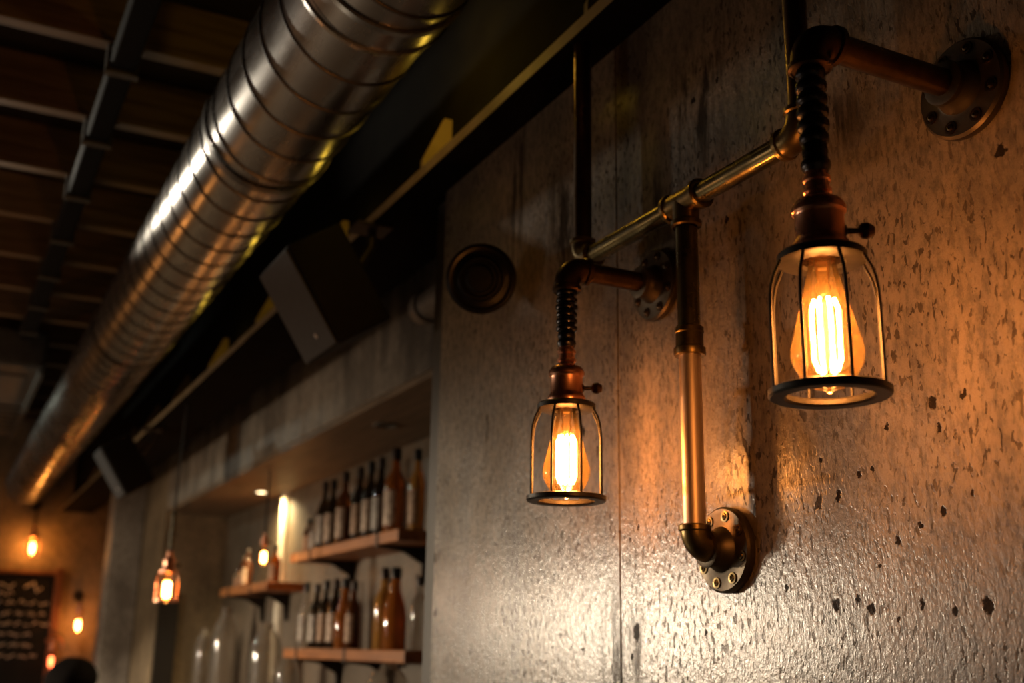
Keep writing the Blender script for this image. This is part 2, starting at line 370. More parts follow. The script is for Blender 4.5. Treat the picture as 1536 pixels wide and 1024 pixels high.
# ceiling unit on the left
a = thing('air_conditioner', (.02, 6.9, 1.30), 'grey ceiling air conditioner hanging left of the far end of the duct', 'air conditioner')
MB().box((-.45, 5.85, 1.31), (.372, 8.05, 1.5)).build('casing', 'ac', a, loc=(-.03, 6.9, 1.4), bevel=.02)
MB().box((-.40, 6.05, 1.300), (.30, 6.75, 1.3095)).build('intake_panel', 'ac', a, loc=(-.05, 6.4, 1.305), bevel=.004)
g = MB()
for i in range(6): g.box((-.40, 6.9+i*.15, 1.294), (.335, 6.93+i*.15, 1.3095))
g.build('louvre', 'clip', a, loc=(-.05, 7.3, 1.3))
MB().box((.345, 5.9, 1.292), (.371, 8.04, 1.3095)).build('edge_strip', 'clip', a, loc=(.358, 6.9, 1.3), bevel=.003)

# ------------------------------------------------------------------ pipe fittings
PR = .0145
def collar(mb, p, ax, r=.0208, w_=.0045):
    return mb.lathe([(r-.0025, -w_), (r, -w_*.6), (r, w_*.6), (r-.0025, w_)], p, ax, 32)
def elbow(c, a, b, r=.024, rad=.0182, ext=.010):
    c, a, b = Vector(c), Vector(a), Vector(b); mb = MB()
    pts = [c+a*(r+ext)]+arc(c, a, b, r)+[c+b*(r+ext)]
    mb.tube(pts, rad, 32, caps=False)
    collar(mb, c+a*(r+ext-.003), a); collar(mb, c+b*(r+ext-.003), b)
    for d in (a, b): mb.lathe([(rad+.001, 0), (PR-.001, .0012)], c+d*(r+ext), d, 32)
    return mb
def flange(parent, c, fm='flange', sm='screw', rot=0.):
    """round wall flange, face looking to -X, plate against the wall at c.x"""
    c = Vector(c); ax = Vector((-1, 0, 0)); mb = MB()
    R = .0545
    mb.lathe([(.001, .0005), (R-.001, .0005), (R, .003), (R, .0095), (R-.003, .0125), (.031, .0128), (.029, .0135), (.0265, .019), (.0225, .024), (.0215, .030), (.0235, .0305), (.0240, .037), (.0215, .038), (PR-.001, .0385)], c, ax, 56)
    fl = mb.build('wall_flange', fm, parent, loc=c)
    for i in range(8):
        t = 2*PI*i/8+rot+.25
        p = c+ax*.0126+Vector((0, math.cos(t), math.sin(t)))*.0425
        s = MB(); s.lathe([(.0072, 0), (.0070, .0016), (.0048, .0018), (.0040, .0006)], p, ax, 20); s.lathe([(.0046, .0006), (.0036, .0028), (.0018, .0034), (.0014, .0018), (.0001, .0018)], p, ax, 14)
        s.build('screw', sm, fl, loc=p)
    return fl

def make_bulb(par, o, s=1., fil='filament', n=8, red=False):
    """teardrop lamp hanging from o (centre of the socket mouth), pointing down; s = scale"""
    o = Vector(o); d = (0, 0, -1)
    prof = [(.0120, 0), (.0128, .012), (.0145, .022), (.0185, .038), (.0235, .056), (.0280, .074), (.0315, .088), (.0313, .098), (.0275, .108), (.0220, .117), (.0135, .1235), (.005, .1262), (.0025, .1285), (.0001, .1295)]
    sm = []
    for i in range(len(prof)-1):
        p0, p1, p2, p3 = prof[max(i-1, 0)], prof[i], prof[i+1], prof[min(i+2, len(prof)-1)]
        for q in (0, .25, .5, .75): sm.append(tuple(.5*(2*p1[k]+(p2[k]-p0[k])*q+(2*p0[k]-5*p1[k]+4*p2[k]-p3[k])*q*q+(3*p1[k]-p0[k]-3*p2[k]+p3[k])*q**3) for k in (0, 1)))
    prof = sm+[prof[-1]]
    b = MB().lathe([(r*s, h*s) for r, h in prof], o, d, 40).build('light_bulb', 'bulb_glass', par, loc=o)
    f = MB()
    for i in range(n):
        t = 2*PI*(i+.5)/n; x, y = math.cos(t)*.0122*s, math.sin(t)*.0122*s
        f.tube([o+Vector((x*.75, y*.75, -.044*s)), o+Vector((x, y, -.052*s)), o+Vector((x*1.02, y*1.02, -.098*s)), o+Vector((x*.72, y*.72, -.108*s))], .0017*s, 6)
    f.build('filament', 'filament_red' if red else fil, b, loc=o-Vector((0, 0, .075*s)))
    st = MB()
    st.lathe([(.0075, .004), (.0070, .020), (.0055, .026), (.0075, .032), (.0060, .038), (.0022, .043), (.0018, .108), (.0001, .110)], o, d, 16)
    st.v = [tuple(o+(Vector(p)-o)*s) for p in st.v]
    st.build('glass_stem', 'stem_glass', b, loc=o)
    return b
def make_cage(par, o, s=1., seg=8, rot=.42, cm='iron'):
    """wire guard: top plate at o, flared wires, flat bottom ring"""
    o = Vector(o); d = Vector((0, 0, -1)); H = .126*s
    top = MB().lathe([(.0215*s, -.003*s), (.0385*s, -.003*s), (.0405*s, -.001*s), (.0405*s, .005*s), (.038*s, .0065*s), (.0215*s, .0065*s), (.0195*s, .004*s), (.0195*s, 0), (.0215*s, -.003*s)], o, d, 48).build('lamp_cage', cm, par, loc=o)
    MB().lathe([(.0380*s, H), (.0378*s, H+.004*s), (.040*s, H+.006*s), (.052*s, H+.006*s), (.054*s, H+.004*s), (.054*s, H-.001*s), (.052*s, H-.002*s), (.040*s, H-.002*s), (.0380*s, H)], o, d, 64).build('cage_ring', cm, top, loc=o+d*H)
    for i in range(seg):
        t = 2*PI*i/seg+rot; e = Vector((math.cos(t), math.sin(t), 0))
        pts = []
        for r, h in ((.0385, .003), (.0395, .0055), (.0420, .011), (.0460, .019), (.0488, .029), (.0503, .040), (.0508, .053), (.0508, .090), (.0508, .1255)):
            pts.append(o+e*r*s+d*h*s)
        MB().tube(pts, .00165*s, 10).build('cage_wire', cm, top, loc=o+e*.0508*s+d*.07*s)
    return top
def make_socket(par, o, s=1., key=(.86, -.51, 0)):
    """copper lamp holder, mouth centre at o, going up"""
    o = Vector(o)
    prof = [(.012, .001), (.0225, .0005), (.0255, .002), (.0265, .006), (.0255, .010), (.0232, .0125), (.0226, .016), (.0222, .036), (.0230, .0385), (.0248, .040), (.0250, .0445), (.0238, .047), (.0215, .0505), (.0160, .053),
            (.0120, .0545), (.0115, .058), (.0132, .0595), (.0132, .063), (.0115, .0645), (.0113, .070), (.0130, .0715), (.0130, .075), (.0110, .0765), (.0105, .081), (.001, .0815)]
    k = MB().lathe([(r*s, h*s) for r, h in prof], o, (0, 0, 1), 48).build('lamp_socket', 'copper', par, loc=o)
    kd = Vector(key).normalized(); p = o+Vector((0, 0, .022*s))
    q = MB(); q.lathe([(.006*s, .020*s), (.0065*s, .023*s), (.003*s, .025*s), (.0026*s, .034*s), (.0055*s, .0355*s), (.0075*s, .038*s), (.0080*s, .043*s), (.006*s, .0465*s), (.0045*s, .049*s), (.001*s, .0495*s)], p, kd, 18)
    q.build('switch_key', 'bronze', k, loc=p+kd*.035*s)
    return k

def sconce(y, z, a, label, wobble, neck=.088):
    x = WX-a
    t = thing('pipe_wall_lamp', (WX, y, z), label, 'wall lamp', 'caged pipe wall lamps on the concrete wall')
    flange(t, (WX, y, z), 'flange', 'bronze', .1)
    MB().tube([(WX-.036, y, z), (x+.030, y, z)], PR, 32).build('arm_pipe', 'bronze', t, loc=(WX-a*.5, y, z))
    elbow((x, y, z), (1, 0, 0), (0, 0, -1)).build('elbow_fitting', 'bronze', t, loc=(x, y, z))
    # ribbed neck between elbow and lamp holder
    z0 = z-.033; z1 = z-.033-neck; n = 8; prof = [(.0125, 0)]
    rr = random.Random(wobble)
    for i in range(n):
        h = (z0-z1)*i/n; st = (z0-z1)/n; R = .0136+rr.random()*.0022-(.0018 if i > 5 else 0)
        prof += [(.0116, h+st*.08), (R, h+st*.22), (R+.0004, h+st*.5), (R-.0004, h+st*.74), (.0116, h+st*.9)]
    prof += [(.0112, z0-z1), (.001, z0-z1+.001)]
    MB().lathe(prof, (x, y, z0), (0, 0, -1), 36).build('ribbed_neck', 'coil', t, loc=(x, y, z0-.04))
    zs = z1-.0805                                   # socket mouth
    make_socket(t, (x, y, zs))
    make_cage(t, (x, y, zs-.003), 1., 8, .42 if wobble == 3 else .658)
    make_bulb(t, (x, y, zs), 1.02)
    return t
LAMPS = [(.7345, .577, .2174), (1.309, .525, .158)]
sconce(*LAMPS[0], 'large caged bulb wall lamp on a bronze pipe arm, nearest the right edge', 3, .108)
sconce(*LAMPS[1], 'caged bulb wall lamp on a short pipe arm left of the upright pipe', 11, .083)

# pipe frame on the wall
FX, fz, yT, yL, yR, zB = WX-.0529, .5964, 1.165, 1.4416, .930, .1278
t = thing('plumbing_pipe', (WX, yT, zB), 'brass plumbing pipe run with tee, risers and an upright ending in a wall flange', 'pipe')
X, Y, Z = Vector((1, 0, 0)), Vector((0, 1, 0)), Vector((0, 0, 1))
flange(t, (WX, yT, zB), 'flange', 'fitting', .0)
elbow((FX, yT, zB), Z, X, .022, .0182, .006).build('elbow_fitting', 'fitting', t, loc=(FX, yT, zB))
MB().tube([(FX, yT, zB+.024), (FX, yT, .386)], PR, 40).build('polished_pipe', 'polished', t, loc=(FX, yT, .27))
c = MB(); c.lathe([(PR, -.020), (.0200, -.020), (.0212, -.018), (.0212, -.010), (.0185, -.008), (.0180, .010), (.0192, .0115), (.0192, .0175), (.0178, .019), (PR-.001, .0195)], (FX, yT, .398), Z, 40)
c.build('pipe_coupling', 'fitting', t, loc=(FX, yT, .398))
MB().tube([(FX, yT, .405), (FX, yT, fz-.03)], PR+.0006, 40).build('upright_pipe', 'brass', t, loc=(FX, yT, .5))
c = MB(); c.tube([(FX, yT-.036, fz), (FX, yT+.036, fz)], .0182, 36, caps=False); c.tube([(FX, yT, fz), (FX, yT, fz-.036)], .0182, 36, caps=False)
for d in (Y, -Y, -Z):
    p = Vector((FX, yT, fz))+d*.033; collar(c, p, d, .0212, .005); c.lathe([(.019, 0), (PR-.001, .001)], p+d*.003, d, 32)
c.build('tee_fitting', 'fitting', t, loc=(FX, yT, fz))
MB().tube([(FX, yR+.028, fz), (FX, yT-.03, fz)], PR, 40).build('cross_pipe', 'brass', t, loc=(FX, (yR+yT)/2, fz))
MB().tube([(FX, yT+.03, fz), (FX, yL-.028, fz)], PR, 40).build('cross_pipe', 'brass', t, loc=(FX, (yL+yT)/2, fz))
elbow((FX, yR, fz), Y, Z).build('elbow_fitting', 'fitting', t, loc=(FX, yR, fz))
elbow((FX, yL, fz), -Y, Z).build('elbow_fitting', 'fitting', t, loc=(FX, yL, fz))
for y in (yR, yL): MB().tube([(FX, y, fz+.03), (FX, y, .979)], PR, 32).build('riser_pipe', 'bronze', t, loc=(FX, y, .8))

# round black fixture on the wall
p = Vector((.822, 1.752, .652)); ax = Vector((-.50, -.80, -.30)).normalized()
t = thing('wall_spotlight', (WX, 1.85, .70), 'round black wall spotlight beside the left end of the concrete wall', 'spotlight')
s = MB(); s.lathe([(.001, .012), (.030, .012), (.034, .016), (.038, .016), (.042, .006), (.052, .002), (.058, .004), (.0645, 0), (.065, -.012), (.060, -.022), (.050, -.024), (.048, -.05), (.042, -.058), (.030, -.066), (.001, -.066)], p, ax, 56)
s.build('lamp_housing', 'black_gloss', t, loc=p)
s = MB(); s.lathe([(.024, 0), (.026, .004), (.022, .01), (.001, .01)], p+ax*.0125, ax, 40); s.build('lens_cover', 'black_gloss', t, loc=p+ax*.014)
q = Vector((WX, 1.850, .690))
s = MB(); s.lathe([(.001, .0005), (.040, .0005), (.042, .004), (.040, .010), (.014, .012)], q, (-1, 0, 0), 36); s.tube([q-X*.008, q-X*.02, p-ax*.06], .011, 16); s.build('wall_mount', 'black_gloss', t, loc=q)

# grey capped pipe stub under the beam
t = thing('drain_pipe', (1.22, 2.60, .905), 'short grey capped pipe stub under the beam beside the wall end', 'pipe')
MB().tube([(1.085, 2.30, .878), (1.085, 2.66, .878)], .040, 32).build('pipe_stub', 'grey_pvc', t, loc=(1.085, 2.5, .878))
MB().lathe([(.001, .03), (.030, .028), (.042, .018), (.046, .006), (.046, -.03), (.041, -.032)], (1.085, 2.66, .878), (0, 1, 0), 32).build('end_cap', 'grey_pvc', t, loc=(1.085, 2.66, .878))
s = MB(); s.box((1.125, 2.42, .86), (1.22, 2.45, .90)); s.build('pipe_bracket', 'steel_black', t, loc=(1.17, 2.435, .88))

# ------------------------------------------------------------------ speakers
def speaker(name, y, label):
    tilt = math.radians(33)
    nx = Vector((-math.cos(tilt), 0, -math.sin(tilt))); up = Vector((-math.sin(tilt), 0, math.cos(tilt))); yy = Vector((0, 1, 0))
    br = Vector((.739, y, .648))                    # lower near corner of the front
    Wd, Hh, D = .235, .248, .142
    t = thing('wall_speaker', br+Vector((.1, .09, .1)), label, 'speaker', 'black speakers under the beam')
    cen = br+yy*Wd/2+up*Hh/2-nx*D/2
    MB().obox(cen, (nx, yy, up), (D/2, Wd/2, Hh/2)).build('cabinet', 'speaker', t, loc=cen, bevel=.006)
    gr = cen+nx*(D/2+.0035)
    g = MB().obox(gr, (nx, yy, up), (.003, Wd/2-.006, Hh/2-.006)).build('front_grille', 'grille', t, loc=gr, bevel=.003)
    bp = br+yy*.085+up*.045+nx*.0072
    MB().lathe([(.001, .002), (.0055, .002), (.007, 0)], bp, nx, 20).build('badge', 'badge', t, loc=bp)
    bk = cen-nx*(D/2); m = MB()
    m.tube([bk+up*.02, bk+up*.02-nx*.03, (bk.x+.05, bk.y, .93), (bk.x+.05, bk.y, .9785)], .011, 14)
    m.box((bk.x+.0, bk.y-.04, .972), (bk.x+.09, bk.y+.04, .9785)); m.build('mounting_bracket', 'steel_black', t, loc=bk)
speaker('s', 2.30, 'black box speaker tilted down under the beam beside the big duct')
speaker('s', 5.274, 'black box speaker farther along the beam above the grey column')

# ------------------------------------------------------------------ bar shelves
def shelf(y0, y1, z, label, straps, brackets):
    t = thing('bar_shelf', (1.60, (y0+y1)/2, z), label, 'shelf', 'wooden shelves in the bar alcove')
    MB().box((1.40, y0, z-.040), (1.5985, y1, z)).build('shelf_board', 'shelf', t, loc=(1.5, (y0+y1)/2, z-.02), bevel=.003)
    for y in brackets:
        b = MB(); v = [(1.598, y-.009, z-.0405), (1.402, y-.009, z-.0405), (1.402, y-.009, z-.048), (1.50, y-.009, z-.06), (1.572, y-.009, z-.10), (1.58, y-.009, z-.17), (1.598, y-.009, z-.17)]
        n = len(v); b.add(v+[(a, q+.018, c) for a, q, c in v], [tuple(range(n))[::-1], tuple(range(n, 2*n))]+[(i, (i+1) % n, (i+1) % n+n, i+n) for i in range(n)])
        b.box((1.3965, y-.009, z-.05), (1.3995, y+.009, z+.003))
        b.build('shelf_bracket', 'steel_black', t, loc=(1.5, y, z-.08))
    return z
UZ, LZ, KZ = .395, -.006, .293
shelf(3.60, 4.89, UZ, 'upper wooden bar shelf with a full row of bottles', (), (3.80, 4.60))
shelf(3.50, 4.90, LZ, 'lower wooden bar shelf with bottles, near the bottom of the photo', (), (4.09, 4.70))
shelf(5.257, 6.19, KZ, 'short wooden bar shelf farthest from the wall lamps, with few bottles', (), (5.55, 6.0))

def bottle(x, y, z, H, R, glass, label_m, cap_m, label, group, shape=0, name='liquor_bottle', nolabel=False):
    t = thing(name, (x, y, z), label, 'bottle', group)
    if shape == 0: pr = [(.001, .004), (.92, .0), (1, .02), (1, .55), (.97, .60), (.70, .68), (.40, .745), (.36, .80), (.36, .90), (.001, .90)]
    elif shape == 1: pr = [(.001, .004), (.90, .0), (1, .02), (1, .60), (.93, .66), (.55, .715), (.40, .75), (.38, .90), (.001, .90)]
    else: pr = [(.001, .004), (.90, .0), (1, .03), (1.0, .40), (.88, .52), (.62, .64), (.42, .72), (.38, .90), (.001, .90)]
    MB().lathe([(r*R, h*H) for r, h in pr], (x, y, z+.0005), Z, 28).build('glass_body', glass, t, loc=(x, y, z))
    MB().lathe([(.40*R, .86*H), (.46*R, .865*H), (.46*R, .99*H), (.42*R, H), (.001, H)], (x, y, z), Z, 20).build('bottle_cap', cap_m, t, loc=(x, y, z+H*.93))
    if not nolabel:
        MB().lathe([(R+.0006, .10*H), (R+.0008, .10*H), (R+.0008, .50*H if shape != 2 else .39*H), (R+.0006, .50*H if shape != 2 else .39*H)], (x, y, z), Z, 20, PI-1.15, PI+1.25).build('paper_label', label_m, t, loc=(x, y, z+H*.3))
ORD = ['rightmost', 'second from the right', 'third from the right', 'fourth from the right', 'fifth from the right', 'sixth from the right', 'seventh from the right', 'eighth from the right', 'ninth from the right', 'leftmost']
up = [(4.855, .549, .024, 'g_brown', 'label_tan', 1), (4.755, .566, .030, 'g_clear', 'label_pale', 1), (4.660, .690, .030, 'g_dark', 'label_pale', 0), (4.545, .684, .031, 'g_dark', 'label_cream', 0), (4.389, .699, .033, 'g_brown', 'label_cream', 1),
      (4.210, .693, .030, 'g_dark', 'label_tan', 0), (4.085, .699, .031, 'g_dark', 'label_cream', 0), (3.975, .699, .030, 'g_dark', 'label_pale', 0), (3.823, .711, .040, 'g_amber', 'label_cream', 0), (3.700, .692, .030, 'g_gold', 'label_tan', 0)]
desc = {'g_brown': 'brown glass', 'g_clear': 'clear glass', 'g_dark': 'dark glass', 'g_amber': 'amber glass', 'g_gold': 'golden glass'}
ld = {'label_tan': 'tan', 'label_pale': 'pale', 'label_cream': 'cream'}
for i, (y, top, R, g, lm, sh) in enumerate(up):
    bottle(1.47 if i < 9 else 1.505, y, UZ, top-UZ, R, g, lm, 'cap' if i % 3 else 'cap_black', f'{desc[g]} bottle with {ld[lm]} label, {ORD[9-i]} on the upper bar shelf', 'bottles on the upper bar shelf', sh)
lo = [(4.821, .268, .028, 'g_clear', 'label_pale', 0), (4.670, .258, .030, 'g_dark', 'label_pale', 0), (4.545, .267, .030, 'g_dark', 'label_tan', 0), (4.420, .266, .032, 'g_dark', 'label_cream', 1), (4.305, .263, .037, 'g_amber', 'label_cream', 2),
      (4.200, .248, .030, 'g_brown', 'label_tan', 0), (3.955, .268, .030, 'g_clear', 'label_pale', 0), (3.875, .281, .036, 'g_gold', 'label_pale', 0), (3.765, .276, .042, 'g_amber', 'label_tan', 2), (3.640, .241, .030, 'g_clear', 'label_pale', 1)]
for i, (y, top, R, g, lm, sh) in enumerate(lo):
    bare = i in (4, 6, 7, 8, 9)
    x = 1.505 if i in (9, 6) else 1.465
    bottle(x, y, LZ, top-LZ, R, g, lm, 'cap' if i % 2 else 'cap_black', (f'{desc[g]} bottle, {ORD[9-i]} on the lower bar shelf' if bare else f'{desc[g]} bottle with {ld[lm]} label, {ORD[9-i]} on the lower bar shelf'), 'bottles on the lower bar shelf', sh, nolabel=bare)
le = [(6.135, .406, .024, 'g_clear', 'label_tan', 1, 'small bottle at the far left end of the short bar shelf'), (6.045, .461, .026, 'g_brown', 'label_tan', 0, 'brown bottle second from the left on the short bar shelf'),
      (5.955, .492, .028, 'g_brown', 'label_cream', 0, 'tall brown bottle left of the hanging bulb on the short bar shelf'), (5.42, .472, .028, 'g_amber', 'label_tan', 0, 'amber bottle right of the hanging bulb on the short bar shelf')]
for y, top, R, g, lm, sh, lb in le: bottle(1.48, y, KZ, top-KZ, R, g, lm, 'cap', lb, 'bottles on the short bar shelf', sh)

# back counter with tall glass vessels
CT = -.25
t = thing('back_counter', (1.45, 4.6, FZ), 'dark wooden back bar counter below the bottle shelves', 'counter')
MB().box((1.25, 2.30, FZ+.001), (1.595, 6.9, CT-.04)).build('counter_body', 'trim', t, loc=(1.42, 4.6, -1))
MB().box((1.23, 2.28, CT-.0395), (1.597, 6.92, CT)).build('counter_top', 'shelf', t, loc=(1.42, 4.6, CT), bevel=.004)
def vessel(x, y, H, R, label, dome=False):
    t = thing('glass_decanter', (x, y, CT), label, 'decanter', 'clear glass vessels on the back counter')
    o = [(.001, .002), (.95, .002), (1, .03), (1, .62), (.96, .72), (.80, .84), (.52, .93), (.38, .97), (.36, 1.0)]
    q = [(.93, .05), (.94, .60), (.90, .71), (.74, .83), (.48, .92), (.33, .97), (.33, 1.0)]
    MB().lathe([(r*R, h*H) for r, h in o]+[(r*R, h*H) for r, h in q[::-1]]+[(.001, .05*H)], (x, y, CT+.0005), Z, 32).build('glass_body', 'g_clear', t, loc=(x, y, CT))
    MB().lathe([(.33*R, .955*H), (.34*R, 1.001*H), (.42*R, 1.01*H), (.40*R, 1.03*H), (.15*R, 1.045*H), (.001, 1.047*H)], (x, y, CT), Z, 20).build('stopper', 'g_clear', t, loc=(x, y, CT+H))
vessel(1.45, 6.20, .43, .068, 'tallest clear glass decanter, left of the others under the short shelf')
vessel(1.40, 6.46, .33, .050, 'slim clear glass decanter half hidden at the left of the tallest one')
vessel(1.45, 5.36, .34, .075, 'wide clear glass decanter below the lit stripe of wall')
vessel(1.45, 4.99, .205, .050, 'low clear glass decanter left of the lower shelf')
vessel(1.45, 3.76, .190, .075, 'wide clear glass decanter under the right end of the lower shelf')

# recessed downlights in the soffit
for (x, y, m_, lb) in ((1.463, 5.72, 'downlight', 'lit recessed downlight in the soffit above the short shelf'), (1.373, 3.70, 'black_gloss', 'unlit recessed downlight in the soffit above the upper shelf')):
    t = thing('recessed_downlight', (x, y, SZ-.022), lb, 'downlight', 'recessed downlights over the bar')
    MB().lathe([(.030, .0005), (.046, .0005), (.048, -.002), (.046, -.005), (.034, -.006), (.030, -.003), (.030, .0005)], (x, y, SZ-.0225), Z, 36).build('trim_ring', 'clip', t, loc=(x, y, SZ-.024))
    MB().lathe([(.001, -.0015), (.029, -.0015), (.0295, .0)], (x, y, SZ-.0225), Z, 28).build('lens', m_, t, loc=(x, y, SZ-.023))

# ------------------------------------------------------------------ hanging lamps
def pendant(loc, top, label, s=1., cage=True, twist=False, kink=None, group='caged hanging lamps in the background', fil='filament_far', rot=.2):
    o = Vector(loc)
    t = thing('pendant_lamp', (top[0], top[1], top[2]), label, 'pendant lamp', group)
    make_socket(t, o, s)
    if cage: make_cage(t, o-Vector((0, 0, .003*s)), s*.92, 8, rot, 'copper')  # copper colour stands in for bulb light on the black cage
    make_bulb(t, o, s, fil)
    a = o+Vector((0, 0, .081*s)); b = Vector(top)
    pts = [a, a.lerp(b, .12)]+([Vector(kink)] if kink else [])+[a.lerp(b, .6) if not kink else Vector(kink).lerp(b, .5), b]
    MB().tube(pts, .0045, 10).build('lamp_cord', 'cord', t, loc=a.lerp(b, .5))
    if twist: MB().lathe([(.004, 0), (.009, .01), (.008, .05), (.010, .06), (.008, .11), (.011, .12), (.011, .135), (.004, .15)], a+Vector((0, 0, .01)), (b-a), 14).build('cord_grip', 'cord_twist', t, loc=a+Vector((0, 0, .07)))
    return t
pendant((.856, 4.732, .288), (.868, 4.732, .9785), 'caged hanging bulb in front of the narrow dark doorway at the bar end', .98, True, True)
pendant((1.30, 4.96, .430), (1.30, 4.96, SZ-.0225), 'bare hanging bulb in front of the short bar shelf', .68, False, False, group='bare hanging bulbs in the background')


def wall_bulb(p, label, red=False, s=1., cage=False, stem=.03):
    p = Vector(p)
    t = thing('wall_lamp', (p.x, FY, p.z+.11), label, 'wall lamp', 'small lamps on the far wall')
    k = make_socket(t, p, s)
    make_bulb(t, p, s, 'filament_far', 8, red)
    if cage: make_cage(t, p-Vector((0, 0, .003)), s, 8, .3, 'copper')
    m = MB(); a = p+Vector((0, 0, .080*s+stem-.03)); m.tube([p+Vector((0, 0, .08*s)), a+Vector((0, 0, .005))], .008, 12)
    m.tube([a, a+Vector((0, 0, .03)), a+Vector((0, .04, .06)), (p.x, FY-.012, a.z+.06)], .008, 12); m.build('wall_arm', 'iron', t, loc=a)
    MB().lathe([(.001, 0.0005), (.04, .0005), (.04, .01), (.012, .012)], (p.x, FY, a.z+.06), (0, -1, 0), 24).build('wall_plate', 'iron', t, loc=(p.x, FY, a.z+.06))
    return t
wall_bulb((.650, 9.15, .760), 'glowing caged wall bulb above the chalkboard, under the duct end', s=1.05, cage=True, stem=.14)
wall_bulb((1.030, 9.12, .205), 'small bare wall bulb on the far wall right of the chalkboard', s=1.)
lt = wall_bulb((.866, 9.05, -.055), 'small red glowing wall bulb under a curved copper hood, bottom left', True)
h = MB()
pts = []
for i in range(13):
    a = -.25+PI*1.0*i/12*.95; pts.append((.866+.062*math.cos(a), 9.02, -.055+.035+.062*math.sin(a)))
h.tube(pts, .010, 12); h.build('curved_hood', 'copper', lt, loc=(.866, 9.02, 0))

# chalkboard menu
t = thing('menu_chalkboard', (.43, FY, -.5), 'black chalkboard menu in a brown wooden frame below the far bulb', 'chalkboard')
MB().box((-.10, 9.255, -.50), (.845, 9.275, .495)).build('board_panel', 'board', t, loc=(.37, 9.265, 0))
fr = MB(); fr.box((-.15, 9.235, -.55), (-.10, 9.2995, .545)); fr.box((.845, 9.235, -.55), (.905, 9.2995, .545)); fr.box((-.10, 9.235, .495), (.845, 9.2995, .52)); fr.box((-.10, 9.235, -.55), (.845, 9.2995, -.50))
fr.build('board_frame', 'frame_wood', t, loc=(.37, 9.26, 0), bevel=.004)
ch = MB(); rc = random.Random(5)
def scribble(x0, x1, z, h, r):
    x = x0
    while x < x1:
        n = rc.randint(3, 7); pts = [(x, 9.2535, z)]
        for i in range(n):
            x += h*.35; pts.append((x, 9.2535, z+rc.uniform(-.5, .6)*h))
        ch.tube(pts, r, 6); x += h*rc.uniform(.4, 1.)
scribble(.36, .58, .385, .085, .0065); scribble(.64, .80, .395, .085, .0075); scribble(.42, .56, .35, .06, .005)
for z, h, r, a, b in ((.285, .035, .0045, .40, .80), (.205, .032, .0042, .36, .78), (.13, .030, .004, .40, .79), (.055, .030, .004, .30, .74), (-.02, .03, .004, .40, .70), (-.10, .03, .004, .36, .76)): scribble(a, b, z, h, r)
ch.build('chalk_writing', 'chalk', t, loc=(.55, 9.253, .2))

# person at the far end, only the dark crown of the head reaches the photo
def skinned(name, pts, edges, rad, m, parent, loc, sub=2):
    me = bpy.data.meshes.new(name); off = Vector(loc)
    me.from_pydata([tuple(Vector(p)-off) for p in pts], edges, []); o = bpy.data.objects.new(name, me); C.objects.link(o)
    me.materials.append(M[m]); md = o.modifiers.new('skin', 'SKIN'); md.use_smooth_shade = True
    for i, r in enumerate(rad):
        rr = r if isinstance(r, tuple) else (r, r)
        me.skin_vertices[0].data[i].radius = rr; me.skin_vertices[0].data[i].use_root = (i == 0)
    sb = o.modifiers.new('sub', 'SUBSURF'); sb.levels = sub; sb.render_levels = sub
    dg = bpy.context.evaluated_depsgraph_get(); me2 = bpy.data.meshes.new_from_object(o.evaluated_get(dg)); o.modifiers.clear(); o.data = me2
    me2.materials.clear(); me2.materials.append(M[m])
    if parent is not None: o.parent = parent; o.location = off-parent.location
    else: o.location = off
    return o
px, py = .66, 5.85
h0 = FZ
P = thing('person', (px, py, FZ), 'person with dark hair at the bottom left, only the crown of the head showing', 'person')
pts = [(0, 0, .86), (0, 0, 1.05), (0, .0, 1.25), (0, .0, 1.36), (0, -.01, 1.43), (0, -.02, 1.50), (0, -.025, 1.56), (0, -.015, 1.60),
       (-.17, 0, 1.33), (-.23, .01, 1.06), (-.22, -.06, .83), (-.22, -.08, .76), (.17, 0, 1.33), (.23, .01, 1.06), (.22, -.06, .83), (.22, -.08, .76),
       (-.09, 0, .80), (-.10, -.01, .46), (-.10, .02, .07), (-.11, -.12, .035), (.09, 0, .80), (.10, -.01, .46), (.10, .02, .07), (.11, -.12, .035)]
edg = [(0, 1), (1, 2), (2, 3), (3, 4), (4, 5), (5, 6), (6, 7), (3, 8), (8, 9), (9, 10), (10, 11), (3, 12), (12, 13), (13, 14), (14, 15), (0, 16), (16, 17), (17, 18), (18, 19), (0, 20), (20, 21), (21, 22), (22, 23)]
rad = [(.15, .11), (.13, .10), (.15, .11), (.10, .08), (.05, .05), (.07, .08), (.075, .09), (.05, .06), .055, .042, .034, .03, .055, .042, .034, .03, .085, .06, .045, .035, .085, .06, .045, .035]
skinned('body', [(px+a, py+b, FZ+c) for a, b, c in pts], edg, rad, 'cloth_dark', P, (px, py, FZ+.9))
hb = MB(); hs = []
for j in range(13):
    for i in range(28):
        th = PI*j/12; ph = 2*PI*i/28
        r = 1+.05*math.sin(5*ph+3*th)*math.sin(th)
        hs.append((px+.118*r*math.sin(th)*math.cos(ph), py-.005+.125*r*math.sin(th)*math.sin(ph), FZ+1.53+.108*r*math.cos(th)))
hb.add(hs, [(j*28+i, j*28+(i+1) % 28, (j+1)*28+(i+1) % 28, (j+1)*28+i) for j in range(12) for i in range(28)], True)
hb.build('hair', 'hair', P, loc=(px, py, FZ+1.53))

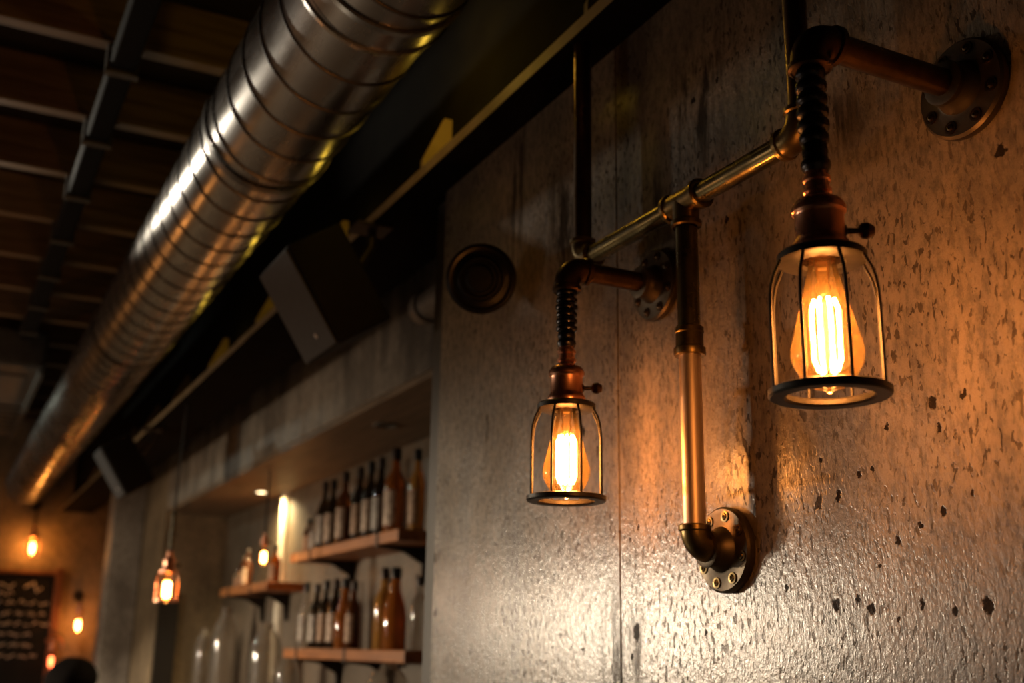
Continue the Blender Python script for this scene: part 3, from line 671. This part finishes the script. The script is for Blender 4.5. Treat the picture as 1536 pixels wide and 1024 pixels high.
# ------------------------------------------------------------------ lights
def point(name, loc, col, w_, r):
    l = bpy.data.lights.new(name, 'POINT'); l.color = col; l.energy = w_; l.shadow_soft_size = r
    o = bpy.data.objects.new(name, l); C.objects.link(o); o.location = loc; return o
def spot(name, loc, to, col, w_, r, ang, blend=.4):
    l = bpy.data.lights.new(name, 'SPOT'); l.color = col; l.energy = w_; l.shadow_soft_size = r; l.spot_size = math.radians(ang); l.spot_blend = blend
    o = bpy.data.objects.new(name, l); C.objects.link(o); o.location = loc
    o.rotation_euler = (Vector(to)-Vector(loc)).to_track_quat('-Z', 'Y').to_euler(); return o
def lamp_dir(p, az, el): return (p[0]+math.cos(el)*math.cos(az), p[1]+math.cos(el)*math.sin(az), p[2]+math.sin(el))
RL = (-2.5, 6.35, .19)
spot('room_lamp', RL, lamp_dir(RL, math.radians(-33), math.radians(-69.5)), (1., .82, .60), 425, .10, 150, .08)
spot('room_lamp', (-2.5, 5.5, .12), lamp_dir((-2.5, 5.5, .12), math.radians(0), math.radians(-57)), (1., .82, .58), 135, .12, 150, .16)
wl = bpy.data.lights.new('added_streak_light', 'AREA'); wl.shape = 'RECTANGLE'; wl.size = .42; wl.size_y = 1.5; wl.energy = 10; wl.color = (1., .90, .78)  # area light added for tall highlights on the bottles
wo = bpy.data.objects.new('added_streak_light', wl); C.objects.link(wo); wo.location = (-4.04, 5.0, -.1); wo.rotation_euler = (PI/2, 0, -PI/2)
spot('track_spot', (-.42, 4.6, 1.45), (.6, 2.2, 1.52), (1., .88, .70), 66, .05, 34, .8)
point('room_bulb_light', (-1.6, 3.6, .35), (1., .36, .08), 4.5, .02)
point('room_bulb_light', (-.9, 6.4, .35), (1., .36, .08), 5., .02)
point('far_bulb_light', (.65, 9.15, .69), (1., .36, .06), 4.5, .02)
point('far_bulb_light', (1.03, 9.12, .13), (1., .30, .05), 2.2, .02)
spot('track_spot', (-.75, 7.2, 1.2), (.5, 6.4, 1.05), (.9, 1., .85), 22, .05, 60, .6)
spot('soffit_downlight', (1.495, 5.70, SZ-.03), (1.565, 5.72, .30), (1., .74, .36), 60, .012, 150, .9)
for y in (1.93, 2.62, 3.3, 4.0): point('beam_light', (.884, y, 1.035), (1., .62, .06), .14, .02)
point('beam_light', (.735, 1.95, 1.235), (1., .58, .06), .9, .02)

W = bpy.data.worlds.new('world'); bpy.context.scene.world = W; W.use_nodes = True
bg = W.node_tree.nodes.get('Background') or W.node_tree.nodes.new('ShaderNodeBackground')
bg.inputs[0].default_value = (.9, .7, .5, 1); bg.inputs[1].default_value = .002

# ------------------------------------------------------------------ camera
f, pitch, roll, yaw = 1674.6, .2696, .0159, .469
F = Vector((math.sin(yaw)*math.cos(pitch), math.cos(yaw)*math.cos(pitch), math.sin(pitch)))
R0 = Vector((math.cos(yaw), -math.sin(yaw), 0)); U0 = R0.cross(F)
R1 = R0*math.cos(roll)+U0*math.sin(roll); U1 = -R0*math.sin(roll)+U0*math.cos(roll)
cam = bpy.data.cameras.new('camera'); co = bpy.data.objects.new('camera', cam); C.objects.link(co)
co.matrix_world = Matrix((R1, U1, -F)).transposed().to_4x4()
cam.sensor_width = 36; cam.lens = f/1536*36; cam.clip_start = .02; cam.clip_end = 60
cam.dof.use_dof = True; cam.dof.focus_distance = 1.25; cam.dof.aperture_fstop = 4.2
sc = bpy.context.scene; sc.camera = co
sc.view_settings.view_transform = 'Standard'; sc.view_settings.look = 'None'; sc.view_settings.exposure = 0; sc.view_settings.gamma = 1
sc.cycles.use_denoising = True; sc.cycles.max_bounces = 8; sc.cycles.transparent_max_bounces = 16; sc.cycles.sample_clamp_indirect = 4
